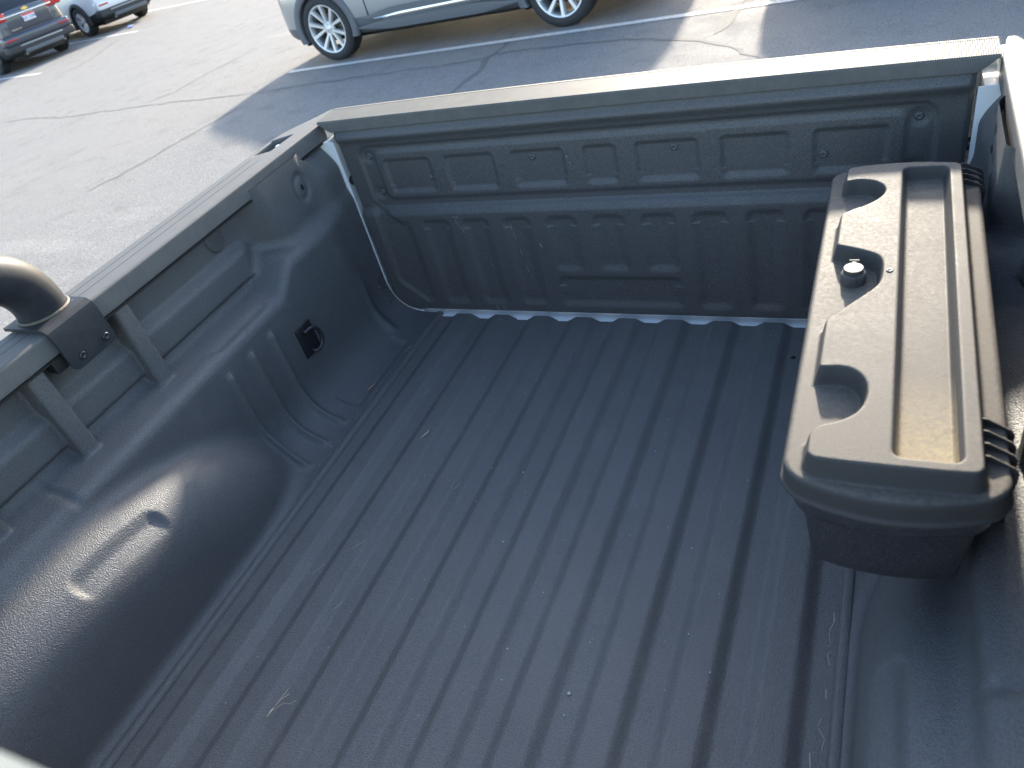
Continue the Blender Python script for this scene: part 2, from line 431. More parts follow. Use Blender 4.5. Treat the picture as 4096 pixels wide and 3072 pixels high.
rnd = random.Random(8); L = []; px_, py_ = .517, -.74
while py_ > -1.45:
    l_ = rnd.uniform(.004, .022); w_ = rnd.uniform(.0006, .0016); nx_ = .516 + rnd.gauss(0, .0022) - (.012 if -1.16 < py_ < -1.12 or -.98 < py_ < -.95 else 0)
    if rnd.random() < .75: L.append((np.array([(px_, py_, -.0071), (px_ + w_, py_, -.0071), (nx_ + w_, py_ - l_, -.0071), (nx_, py_ - l_, -.0071)]), [(0, 1, 2, 3)]))
    px_ = nx_; py_ -= l_ * 1.1
for (x_, y_, a_, l_) in ((-.455, -.30, 1.2, .05), (-.42, -.36, 1.0, .03), (-.39, -.87, 1.1, .03), (-.34, -.80, 1.0, .03), (-.30, -.93, 1.15, .02), (.10, -.31, 1.4, .012), (-.2, -.62, 1.2, .02)):
    z_ = .0052; L.append((np.array([(x_, y_, z_), (x_ + .001, y_, z_), (x_ + .001 + l_ * math.cos(a_), y_ + l_ * math.sin(a_), z_), (x_ + l_ * math.cos(a_), y_ + l_ * math.sin(a_), z_)]), [(0, 1, 2, 3)]))
o = part('floor_scuffs', *join(*L), M['scuff'], bed_floor, False); o['kind'] = 'stuff'
# --- side walls with wheel wells (implicit surface)
def wall_f(X, y, z):
    Xl = .66 + .021 * sst(y, -.16, -.02)
    zl = .302 + .32 * (X - .66) - .004 * sst(y, -.60, -.59) * (1 - sst(y, -.43, -.42)) * np.exp(-((X - .682) / .010) ** 2) - .006 * np.exp(-((y + 1.0) / .008) ** 2)
    zl = zl + .05 * sst(y, -.40, -.31)
    d_low = smax(Xl - X, z - zl, .022)
    r = sst(y + .25 * (z - .42), -.335, -.255)
    band = sst(z, .338, .352) * (1 - sst(z, .400, .430)) * (1 - sst(y, -.37, -.31))
    Xu = .752 - .019 * band
    Xu = lerp(Xu, .694, r)
    pil = sst(y, -.14, -.055); Xu = lerp(Xu, .683 + .050 * sst(z, .43, .53), pil)
    d = smin(d_low, Xu - X, .025)
    for yp in (-.7025, -.9025, -1.1025, -1.4):
        dp = smax(smax(np.abs(y - yp) - .0175, .709 - X, .008), .306 + (X - .709) * .25 - z, .006)
        d = smin(d, dp, .005)
    pad = polysdf(np.broadcast_to(-X, np.broadcast(X, y).shape), np.broadcast_to(y, np.broadcast(X, y).shape), [(-.615, -.15), (-.565, -.15), (-.565, -.405), (-.625, -.405)])
    d_floor = z + .0035 * (1 - sst(pad, -.004, .004))
    d = smin(d, d_floor, .115)
    e = (np.sqrt(((y + 1.15) / .56) ** 2 + ((z + .03) / .310) ** 2) - 1) * .33
    dw = smax(e, .556 - X, .145)
    d = smin(d, dw, .024)
    for y0 in (-.612, -.537, -.466):
        d = d - .0095 * np.exp(-((y - y0) / .0078) ** 2) * (1 - sst(z, .250, .268)) * sst(X, .562, .585)
    d = d - .006 * np.exp(-((y + .118) / .014) ** 2) * (1 - sst(z, .12, .2)) * sst(X, .60, .63)
    d = d - .003 * (np.sin((z + .6 * y) * 2 * np.pi / .018) > 0) * ((y > -.05) & (y < -.016) & (z > .05) & (z < .135))
    # stamped flat on the well shoulder
    t = np.clip((y + 1.105) / (1.105 - .955), 0, 1); dc = np.hypot(y - (-1.105 + t * (1.105 - .955)), X - .582)
    d = d + .0060 * (1 - sst(dc, .008, .022)) * sst(z, .13, .17) * sst(X, .560, .592)
    # round dimple with keyhole at the rear post
    rr = np.hypot((y + .150) / 1.0, (z - .452) / 1.35); d = d + .005 * np.exp(-((rr - .021) / .006) ** 2) * (X > .62)
    return d
P_, F_ = surfnets(wall_f, (.530, -1.76, -.012), (.775, -.010, .520), .0045)
sides = {}
for s in (-1, 1):
    V = P_.copy(); V[:, 0] *= s; sides[s] = part('bed_side_liner', V, F_ if s > 0 else F_[:, ::-1], M['liner'], truck)
    for (y, z, X, r) in ((-.405, .462, .7505, .026), (-.470, .330, .7505, .026), (-.65, .19, .659, 0)):
        if r:
            v, f = lathe([(0, .0035), (r * .80, .0035), (r * .9, .0030), (r, 0)], 28, 'x'); v = v * np.array([1, 1, 1.15]); v[:, 0] *= -1
            v += np.array([X, y, z]); v[:, 0] *= s; part('wall_plug', v, f if s > 0 else [q[::-1] for q in f], M['tgliner'], sides[s])
    # keyhole slot
    v, f = lathe([(0, .0), (.0045, .0), (.0055, .001), (.006, 0)], 20, 'x'); v *= np.array([-1, .8, 1.25]); v += np.array([.693, -.150, .452]); v[:, 0] *= s
    part('keyhole_slot', v, f if s > 0 else [q[::-1] for q in f], M['hole'], sides[s])
    # tie-down: dark pocket plate and a bent loop
    v, f = bbox(.6555, .668, -.402, -.344, .135, .215, .005); v[:, 0] *= s; td = part('tie_down', v, f, M['blackm'], sides[s], True, 40)
    a = np.linspace(R_(-100), R_(110), 16); pts = np.array([(.644 - .008 * math.cos(q * .8), -.374 + .024 * math.cos(q), .175 + .030 * math.sin(q)) for q in a])
    pts = np.vstack([[(.664, pts[0][1], pts[0][2] + .004)], pts, [(.664, pts[-1][1], pts[-1][2])]]); pts[:, 0] *= s
    part('tie_down_loop', *tube(pts, .0048, 10), M['steel'], td)

# --- rail caps along both sides
def rail_f(X, y, z):
    outer = .800 - .070 * sst(y, -.10, .125) ** 1.25
    a = smax(.704 - X, X - outer, .004); a = smax(a, z - .541, .006); a = smax(a, .500 - z, .003)
    a = smax(a, smax(.716 - X, -(z - .530), .004) * 0 + (z * 0 - 1), .001)
    end = y - (.010 + .087 * np.clip((X - .7045) / .012, 0, 1)); a = smax(a, end, .004)
    hole = polysdf(np.broadcast_to(-X, np.broadcast(X, y).shape), np.broadcast_to(y, np.broadcast(X, y).shape), [(-.786, -.163), (-.789, -.080), (-.748, -.050), (-.751, -.140)])
    return smax(a, -smax(hole, .512 - z, .002), .003)
P_, F_ = surfnets(rail_f, (.698, -1.76, .494), (.806, .115, .548), .0034)
for s in (-1, 1):
    V = P_.copy(); V[:, 0] *= s
    rc = part('rail_cap', V, F_ if s > 0 else F_[:, ::-1], M['rail'], truck)
    v, f = join(box(.706, .80, -1.76, .0, .494, .4985)); v[:, 0] *= s; part('rail_underside', v, f, M['blackm'], rc, False)
    v, f = bbox(.7662, .7712, -.098, -.086, .512, .534, .001); v[:, 0] *= s; part('stake_pocket_clip', v, f, M['whitedirty'], rc)

# --- outer body sides, corner posts, tail lamps
def bodyside_f(X, y, z):
    a = smax(X - (.83 - .05 * sst(z, .25, .5) - .03 * sst(-z, -.05, .35)), .775 - X, .01); a = smax(a, z - .492, .006); a = smax(a, -.34 - z, .006)
    a = smax(a, y - .10, .012)
    wh = np.hypot(y + 1.03, z + .46) - .43
    return smax(a, -wh, .01)
P_, F_ = surfnets(bodyside_f, (.765, -1.8, -.36), (.84, .115, .50), .012, 2)
for s in (-1, 1):
    V = P_.copy(); V[:, 0] *= s; part('body_side', V, F_ if s > 0 else F_[:, ::-1], M['white'], truck, True, 40)
    v, f = join(box(.684, .772, -.006, .082, -.10, .4985)); v[:, 0] *= s
    post = part('corner_post', v, f, M['whitedirty'], truck, False)
    arc = [(.6755 - .088 + .088 * math.cos(q), .0025 + .088 - .088 * math.sin(q)) for q in np.linspace(0, math.pi / 2, 14)]
    pol = [(.6755, .497)] + arc + [(.5875, -.05), (.772, -.05), (.772, .497)]
    v, f = prism(pol, -.0075, -.0045); v = v[:, [0, 2, 1]]; v[:, 0] *= s; part('jamb_plate', v, f if s > 0 else [q[::-1] for q in f], M['whitedirty'], post, False)
    v, f = box(.7055, .735, .016, .078, .4990, .5330); v[:, 0] *= s; part('sun_leak_block', v, f, M['whitedirty'], post, False)  # added block, keeps sun from leaking between cap end and rail
    v, f = box(.655, .772, .0835, .0855, -.06, .512); v[:, 0] *= s; part('sun_leak_strip', v, f, M['white'], post, False)  # added strip, blocks sunlight through the slit beside the tailgate
    v, f = bbox(.735, .800, .0870, .112, .06, .494, .006); v[:, 0] *= s; part('tail_lamp', v, f, M['red'], post, True, 40)
    v, f = bbox(.690, .70, .031, .046, .405, .452, .002); v[:, 0] *= s; lt = part('latch_striker', v, f, M['blackm'], post)
    v, f = tube([(s * .692, .02, .385), (s * .664, .02, .385)], .012, 12); part('latch_bolt', v, f, M['steel'], post)
v, f = box(-.688, .688, -.0225, .060, -.060, -.0080); part('bed_sill', v, f, M['whitedirty'], truck, False)

# --- tailgate
tg = part('tailgate', *bbox(-.672, .672, .012, .080, -.055, .512, .006), M['white'], truck, True, 40)
PK = [(-.557, -.430), (-.388, -.262), (-.216, -.092), (-.045, .026), (.071, .200), (.245, .372), (.418, .545)]
LO = [(-.493, -.425), (-.381, -.316), (-.269, -.207), (.182, .248), (.294, .360), (.406, .472)]
MI = [(-.158, -.092), (-.044, .022), (.070, .137)]
RV = [(-.597, .448), (-.596, .353), (-.443, .386), (-.167, .421), (.151, .422), (.435, .388), (.592, .448), (.592, .353)]
def tg_depth(x, z):
    """metres towards the bed (positive = proud)"""
    d = np.zeros_like(x)
    d += .010 * np.exp(-((z - .502) / .013) ** 2)                       # rolled bead under the cap
    out = rrect(x, z, -.622, .622, .312, .477, .030); d -= .0055 * (1 - sst(out, -.007, .004))
    inn = rrect(x, z, -.580, .575, .334, .462, .022); d += .0045 * (1 - sst(inn, -.009, .005))
    for a, b in PK:
        q = rrect(x, z, a, b, .352, .438, .010); w = np.where(z < .372, .012, .007); d -= .0052 * (1 - sst(q, -w, .005))
    d += .010 * (1 - sst(z, .292, .318))                                # lower field stands proud
    def low(a, b, z0, z1, dep=.0052):
        q = rrect(x, z, a, b, z0, z1, .012); w = np.where(z < z0 + .03, .014, np.where(z > z1 - .02, .007, .020)); return dep * (1 - sst(q, -w, .010))
    for a, b in LO: d -= low(a, b, .036, .275)
    for a, b in MI: d -= low(a, b, .138, .275)
    d -= low(-.158, .137, .036, .111)
    for a, b in ((-.630, -.537), (.537, .630)):
        zz = z - .9 * np.maximum(0, np.abs(x) - .56); q = rrect(x, zz, a, b, .036, .275, .012); d -= .0050 * (1 - sst(q, -.014, .010))
    for a, b in ((-.597, .448), (-.596, .353), (.592, .448), (.592, .353)):
        d -= .004 * np.exp(-(np.hypot(x - a, z - b) / .016) ** 4)
    ed = np.minimum(.672 - np.abs(x), z - .004); d -= .008 * (1 - sst(ed, 0, .012)) ** 2
    return d
nu, nz = 560, 230
zv = np.linspace(.006, .521, nz); uu = np.linspace(-1, 1, nu); rc_ = .085
hw = .672 - np.where(zv < rc_ + .006, rc_ - np.sqrt(np.maximum(0, rc_ ** 2 - (rc_ + .006 - zv) ** 2)), 0)
UU, ZV = np.meshgrid(uu, zv, indexing='ij'); Xg = UU * hw[None, :]; D = tg_depth(Xg, ZV)
V = np.stack([Xg, -D, ZV], -1).reshape(-1, 3); F = grid(nu, nz)
# turned-back rim
rim = [i * nz for i in range(nu)] + [(nu - 1) * nz + j for j in range(1, nz)]; rim = [j for j in range(nz - 1, 0, -1)] + rim
RV_ = V[rim] + np.array([0, .014, 0]); b0 = len(V); rim = np.array(rim); nb = b0 + np.arange(len(rim))
F = np.vstack([F, np.stack([rim[:-1], nb[:-1], nb[1:], rim[1:]], 1)])
part('liner_panel', np.vstack([V, RV_]), F, M['tgliner'], tg, True, 50)
for a, b in RV:
    v, f = lathe([(0, .0022), (.0018, .0024), (.0024, .0036), (.0052, .0030), (.0066, .0012), (.0068, 0)], 16, 'y')
    y0 = -float(tg_depth(np.array([a]), np.array([b]))[0]); part('rivet', v * np.array([1.25, -1.2, 1.25]) + np.array([a, y0 + .0004, b]), [q[::-1] for q in f], M['tgliner'], tg)
# cap moulding
xs = np.linspace(-.7025, .7025, 60)
pr = [(.012, .523, 1), (-.0075, .5205, 1), (-.0085, .5225, 1), (-.0065, .544, 0), (-.004, .5478, 0), (.066, .5492, 0), (.0668, .5478, 0), (.0690, .5478, 0), (.0698, .549, 0), (.084, .5465, 0), (.0875, .543, 0), (.0875, .520, 0)]
V = []
for x in xs:
    cr = .003 * (1 - (x / .7) ** 2)
    for y, z, ch in pr:
        V.append((x * (1 - .045 * ch * abs(x / .7025) ** 8), y + (.010 * (1 - (x / .7) ** 2) if y > .06 else 0), z + cr))
F = grid(len(xs), len(pr)); V = np.array(V); F = [tuple(q) for q in F] + [tuple(range(len(pr)))[::-1], tuple((len(xs) - 1) * len(pr) + j for j in range(len(pr)))]
part('top_cap', V, [q[::-1] for q in F], M['cap'], tg, True, 25)
# scratches on the liner: thin raised pale scuffs
rnd = random.Random(5); L = []
def scr(x0, z0, x1, z1, w=.0012):
    a, b = np.array([x0, z0]), np.array([x1, z1]); k = 7; n = np.array([-(b - a)[1], (b - a)[0]]); n /= np.linalg.norm(n)
    for i in range(k):
        if rnd.random() < .35: continue
        p0 = a + (b - a) * i / k + n * rnd.gauss(0, .0008); p1 = a + (b - a) * (i + .8) / k + n * rnd.gauss(0, .0008); ww = w * rnd.uniform(.4, 1)
        q = [p0 - n * ww / 2, p0 + n * ww / 2, p1 + n * ww / 2, p1 - n * ww / 2]; dd = [float(tg_depth(np.array([c[0]]), np.array([c[1]]))[0]) for c in q]
        L.append((np.array([(c[0], -g - .0006, c[1]) for c, g in zip(q, dd)]), [(0, 3, 2, 1)]))
for a in ((-.40, .28, -.375, .215), (-.405, .287, -.392, .287, .003), (-.258, .262, -.235, .10), (-.19, .21, -.187, .20, .004), (-.085, .425, -.078, .40, .002), (-.34, .155, -.33, .135), (-.345, .165, -.352, .175, .002), (-.35, .012, -.356, .03, .002), (-.33, .012, -.337, .032), (-.324, .012, -.331, .03), (-.51, .345, -.506, .36, .0015), (-.40, .345, -.403, .352)): scr(*a)
o = part('scuff_marks', *join(*L), M['scuff'], tg, False); o['kind'] = 'stuff'

# --- bulkhead and running gear (behind and below the camera)
part('bulkhead_liner', *bbox(-.76, .76, -1.775, -1.762, -.02, .53, .003), M['liner'], truck)
def make_wheel(name, parent, loc, side, R, rr, wid, rim, mat_rim, tw=.012):
    """wheel axle along local y, outer face towards side*y; local coordinates of the car"""
    e = bpy.data.objects.new(name, None); COL.objects.link(e); e.parent = parent; e.location = loc
    h = wid / 2; pr = [(rr - .008, -h * .9), (rr + .004, -h), (rr + .03, -h * 1.04), (R - .05, -h * 1.05), (R - .018, -h * .93), (R, -h * .72), (R, -h * .25), (R - .008, -h * .22), (R - .008, -h * .14), (R, -h * .11), (R, h * .11), (R - .008, h * .14), (R - .008, h * .22), (R, h * .25), (R, h * .72), (R - .018, h * .93), (R - .05, h * 1.05), (rr + .03, h * 1.04), (rr + .004, h), (rr - .008, h * .9)]
    v, f = lathe(pr, 56, 'y'); part('tyre', v, f, M['tyre'], e, True, 35, True)
    s = -side
    # rim: barrel, lip, spokes, hub
    L = [lathe([(rr - .010, -h * .9), (rr - .03, -h * .6), (rr - .035, h * .55), (rr - .018, h * .86), (rr - .006, h * .93), (rr + .004, h * .90)], 48, 'y')]
    Ls = []
    n, pairs = rim
    for i in range(n):
        for p in (-1, 1):
            a = 2 * math.pi * i / n + p * pairs; a2 = 2 * math.pi * i / n + p * pairs * .45
            r0, r1 = .055, rr - .012; dd = np.array([math.cos(a), math.sin(a)]); d2 = np.array([math.cos(a2), math.sin(a2)])
            t = np.array([-dd[1], dd[0]]); A = d2 * r0; B = dd * r1
            w0, w1 = tw * .9, tw * 1.5; y0, y1 = h * .60, h * .84
            q = []
            for c, w, yy in ((A, w0, y0), (B, w1, y1)):
                for sx_, dy in ((-1, 0), (-.75, .012), (.75, .012), (1, 0), (1.1, -.03), (-1.1, -.03)): q.append((c[0] + t[0] * w * sx_, yy + dy, c[1] + t[1] * w * sx_))
            Ls.append((np.array(q), [(j, (j + 1) % 6, 6 + (j + 1) % 6, 6 + j) for j in range(6)] + [tuple(range(6))[::-1], tuple(range(6, 12))]))
    hub = lathe([(0, h * .80), (.026, h * .80), (.032, h * .76), (.05, h * .70), (.078, h * .62), (.085, h * .45)], 24, 'y')
    lip = lathe([(rr - .020, h * .80), (rr - .016, h * .93), (rr - .003, h * .97), (rr + .006, h * .93)], 48, 'y')
    def flip(vf):
        v, f = vf
        return v, f
    def orient(vf):      # outer face along +side
        v, f = vf; v = v.copy()
        # lathe('y') already puts profile height on +y mirrored in z; flip to the right side
        v[:, 1] *= 1 if side > 0 else -1
        return v, [tuple(q)[::-1] for q in f] if side < 0 else f
    v, f = orient(join(*L)); part('rim_barrel', v, f, M['alloy_dark'], e, True, 40, True)
    v, f = orient(join(*(Ls + [hub, lip]))); rimo = part('rim', v, f, mat_rim, e, True, 40, True)
    lug = []
    for i in range(5):
        a = 2 * math.pi * (i + .5) / 5; q, ff = lathe([(0, h * .74), (.010, h * .74), (.012, h * .60)], 10, 'y'); q = q + np.array([.048 * math.cos(a), 0, .048 * math.sin(a)]); lug.append((q, ff))
    v, f = orient(join(*lug)); part('lug_nuts', v, f, M['chrome'], e, True, 40, True)['kind'] = 'stuff'
    v, f = orient(lathe([(0, -h * .05), (.07, -h * .05), (.072, h * .0), (.15, h * .0), (.152, -h * .1), (0, -h * .1)], 32, 'y')); part('brake_disc', v, f, M['brake'], e, True, 40, True)
    return e
for s in (-1, 1):
    we = make_wheel('wheel', truck, (s * .70, -.33, .375), s, .375, .225, .25, (6, .16), M['alloy_dark'], .02)
    we.rotation_euler = (0, 0, -math.pi / 2 if s > 0 else -math.pi / 2)

# ------------------------------------------------------------------ roll bar clamped over the bed rails
bar = thing('roll_bar', 'satin black tubular roll bar clamped over the bed rails', 'roll bar', (0, -.8, .545))
def bez(P, n):
    P = [np.array(p, float) for p in P]; t = np.linspace(0, 1, n)[:, None]
    return (1 - t) ** 3 * P[0] + 3 * (1 - t) ** 2 * t * P[1] + 3 * (1 - t) * t * t * P[2] + t ** 3 * P[3]
pts = []
cx, cy0, z0, Rb = -.762, -.797, .547, .105
for a in np.linspace(0, R_(70), 18): pts.append((cx + .012 * math.sin(a), cy0 - Rb * (1 - math.cos(a)), z0 + .012 + Rb * math.sin(a)))
p1 = np.array(pts[-1]); dirv = np.array([.10, -math.cos(R_(20)), math.sin(R_(20))]); dirv /= np.linalg.norm(dirv)
p2 = p1 + dirv * .44; corner = np.array([p2[0] + .05, -1.4865, .892])
pts += [tuple(p1 + dirv * q) for q in (.1, .2, .32)]
pts += [tuple(q) for q in bez([p2, p2 + dirv * .13, corner + np.array([0, 0, 0]), corner + np.array([.17, 0, .004])], 14)]
half = np.array([(cx, cy0, z0)] + pts); xm = half[-1]
mir = half[::-1] * np.array([-1, 1, 1]); full = np.vstack([half, [(xm[0] * q, xm[1], xm[2]) for q in (.6, .2, -.2, -.6)], mir])
nh = len(half) - 3
for q in (half[:nh], half[:nh] * np.array([-1, 1, 1])): part('leg_tube', *tube(q, .0420, 36), M['bar'], bar)
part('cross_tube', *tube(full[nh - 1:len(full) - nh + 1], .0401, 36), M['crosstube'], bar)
for s in (-1, 1):
    # folded clamp plate over the rail
    prf = [(-.806, .5445), (-.716, .5445), (-.706, .5430), (-.6995, .5375), (-.6965, .529), (-.6955, .462), (-.6905, .462), (-.6915, .530), (-.6955, .5425), (-.7045, .5490), (-.716, .5508), (-.806, .5508)]
    poly = [(-.851, 0), (-.751, 0)]
    bm = bmesh.new(); ring = []
    for y in (-.851, -.751): ring.append([bm.verts.new((x, y, z)) for x, z in prf])
    n = len(prf)
    for i in range(n): bm.faces.new((ring[0][i], ring[0][(i + 1) % n], ring[1][(i + 1) % n], ring[1][i]))
    bm.faces.new(ring[0][::-1]); bm.faces.new(ring[1])
    low = [e for e in bm.edges if all(abs(v.co.z - .462) < 1e-5 for v in e.verts) and abs(e.verts[0].co.y - e.verts[1].co.y) < 1e-5]
    bmesh.ops.bevel(bm, geom=low, offset=.013, segments=5, affect='EDGES', profile=.5)
    bmesh.ops.recalc_face_normals(bm, faces=bm.faces[:]); bm.verts.index_update()
    V = np.array([v.co[:] for v in bm.verts]); F = [tuple(v.index for v in f.verts) for f in bm.faces]; bm.free()
    V[:, 0] *= -s; V[:, 0] *= -1 if False else 1
    V[:, 0] = V[:, 0]
    if s < 0: pass
    cl = part('clamp_plate', V if s < 0 else V, F if s < 0 else [q[::-1] for q in F], M['bar'], bar, True, 25)
    for y in (-.769, -.824):
        v, f = lathe([(0, .0008), (.0026, .0008), (.0028, .0030), (.0062, .0032), (.0072, .0016), (.0074, 0)], 18, 'x'); v += np.array([-.6906, 0, 0]) + np.array([0, y, .479]); v[:, 0] *= -s
        part('clamp_screw', v, f if s < 0 else [q[::-1] for q in f], M['steel'], cl)
    v, f = bbox(-.738, -.708, -.868, -.800, .470, .4985, .002); v[:, 0] *= -s; part('under_rail_clamp', v, f, M['steel'], cl)
    a = np.linspace(0, 2 * math.pi, 33); ringp = np.array([(-.762 + .0432 * math.cos(q), -.797 + .0432 * math.sin(q), .5520) for q in a]); ringp[:, 0] *= -s
    part('weld_bead', *tube(ringp, .0032, 8, False), M['weld'], cl)

# ------------------------------------------------------------------ tool box
tb = thing('tool_box', 'dusty black plastic swing-out tool box mounted beside the bed wall', 'tool box', (.57, -.53, .26))
SC1 = [(.470, -.262), (.491, -.255), (.508, -.250), (.531, -.258), (.545, -.279), (.541, -.305), (.521, -.331), (.501, -.342), (.490, -.354), (.470, -.358)]
SC2 = [(.470, -.732), (.489, -.725), (.518, -.722), (.536, -.739), (.541, -.767), (.532, -.798), (.512, -.814), (.495, -.820), (.487, -.833), (.470, -.838)]
TRI = [(.470, -.445), (.491, -.450), (.537, -.473), (.547, -.489), (.547, -.530), (.541, -.553), (.510, -.594), (.490, -.624), (.470, -.630)]
def chaikin(P, n=2):
    P = np.asarray(P, float)
    for _ in range(n):
        Q = np.roll(P, -1, 0); P = np.stack([P * .75 + Q * .25, P * .25 + Q * .75], 1).reshape(-1, 2)
    return P
SC1, SC2, TRI = chaikin(SC1), chaikin(SC2), chaikin(TRI)
def ends(x): q = np.clip(1 - ((x - .57) / .107) ** 2, 0, 1); return -.874 - .028 * q, -.168 + .012 * q
def lid_f(x, y, z):
    sh = np.broadcast(x, y).shape; xx = np.broadcast_to(x, sh); yy = np.broadcast_to(y, sh)
    n, fr = ends(xx)
    u = np.where(yy < -.52, (yy + .52) * (.354 / (-.52 - n)), (yy + .52) * (.352 / (fr + .52)))
    out = rrect(xx, u, .463, .678, -.354, .352, .022)
    q0 = np.clip(1 - ((xx - .57) / .085) ** 2, 0, 1); u2 = yy - np.where(yy < -.5, -.004 * q0, .010 * q0)
    ra = rrect(xx, u2, .487, .6515, -.8735, -.205, .012)
    cut = np.minimum(np.minimum(polysdf(xx, yy, SC1), polysdf(xx, yy, SC2)), polysdf(xx, yy, TRI)) - .001
    ra = smax(ra, -cut, .005)
    h = .0255 * (1 - sst(ra, -.003, .0050))
    ch = rrect(xx, yy, .5685, .6335, -.8620, -.214, .012); h = h - .0215 * (1 - sst(ch, -.008, .001))
    edge = sst(yy, -.60, -.45) * (1 - sst(yy, -.62, -.40)) * 0
    bulge = 0 * np.exp(-(np.hypot((xx - .494) / .016, (yy + .525) / .05)) ** 4)
    top = .4320 + h + bulge + .002 * (1 - ((xx - .57) / .11) ** 2)
    a = smax(z - top, out, .007)
    lip = smax(out - .0035, np.abs(z - .4035) - .0032, .003)
    body = smax(a, .401 - z, .002)
    return smin(body, lip, .003)
P_, F_ = surfnets(lid_f, (.452, -.915, .396), (.690, -.145, .466), .0026)
lid = part('lid', P_, F_, M['tool'], tb)
def tub_f(x, y, z):
    sh = np.broadcast(x, y).shape; xx = np.broadcast_to(x, sh); yy = np.broadcast_to(y, sh)
    n, fr = ends(xx); u = np.where(yy < -.52, (yy + .52) * (.354 / (-.52 - n)), (yy + .52) * (.352 / (fr + .52)))
    ins = lerp(.016, .034, np.clip((.40 - z) / .14, 0, 1)) - .010 * sst(z, .366, .372)
    out = rrect(xx, u, .463, .678, -.354, .352, .030) + ins
    a = smax(out, z - .4005, .002); return smax(a, .258 - z, .018)
P_, F_ = surfnets(tub_f, (.46, -.90, .25), (.69, -.15, .405), .005, 2); part('tub', P_, F_, M['tool_dark'], tb)
# lock with hinged weather cap
L0 = np.array([.5135, -.503, .4415])
v, f = lathe([(.0165, -.008), (.0165, .004), (.0155, .006), (.0130, .0075), (.0128, .0100), (0, .0100)], 36); lock = part('lock', v + L0, f, M['lockcap'], tb, True, 40)
v, f = lathe([(.0126, .0102), (.0130, .0112), (.0130, .0132), (.0122, .0142), (0, .0145)], 36)
arm = bbox(-.0035, .0035, .010, .019, .0105, .0138, .0012); kn = tube([(-.0062, .0185, .0118), (.0062, .0185, .0118)], .0030, 12); part('weather_cap', np.vstack([join((v, f), arm, kn)[0]]) + L0, join((v, f), arm, kn)[1], M['lockcap'], lock, True, 40)
v, f = bbox(-.0042, .0042, -.0190, -.0145, -.002, .0085, .0008); part('cap_tab', v + L0, f, M['lockcap'], lock)
v, f = lathe([(0, .0), (.0018, 0), (.0020, .0015), (.0042, .0015), (.0050, .0)], 18); part('lid_screw', v + np.array([.5575, -.516, .4590]), f, M['steel'], lid)
for y0 in (-.169, -.770):
    hg = part('hinge', *bbox(.655, .684, y0 - .066, y0, .398, .418, .003), M['blackm'], tb)
    for k in range(4):
        yk = y0 - .003 - k * .0185; poly = [(.652, .412), (.652, .441), (.658, .4415), (.680, .433), (.684, .427), (.684, .412), (.680, .408)]
        V = np.array([(x, yk + dy - (x - .652) * .25, z) for dy in (-.0010, .0010) for x, z in poly]); n = len(poly)
        F = [tuple(range(n)), tuple(range(n, 2 * n))[::-1]] + [(i, n + i, n + (i + 1) % n, (i + 1) % n) for i in range(n)]
        part('hinge_fin', V, F, M['tool'], hg, False)
for q in ((-.80, -.76), (-.25, -.21)): part('mounting_bracket', *bbox(.64, .690, *q, .29, .335, .003), M['blackm'], tb)

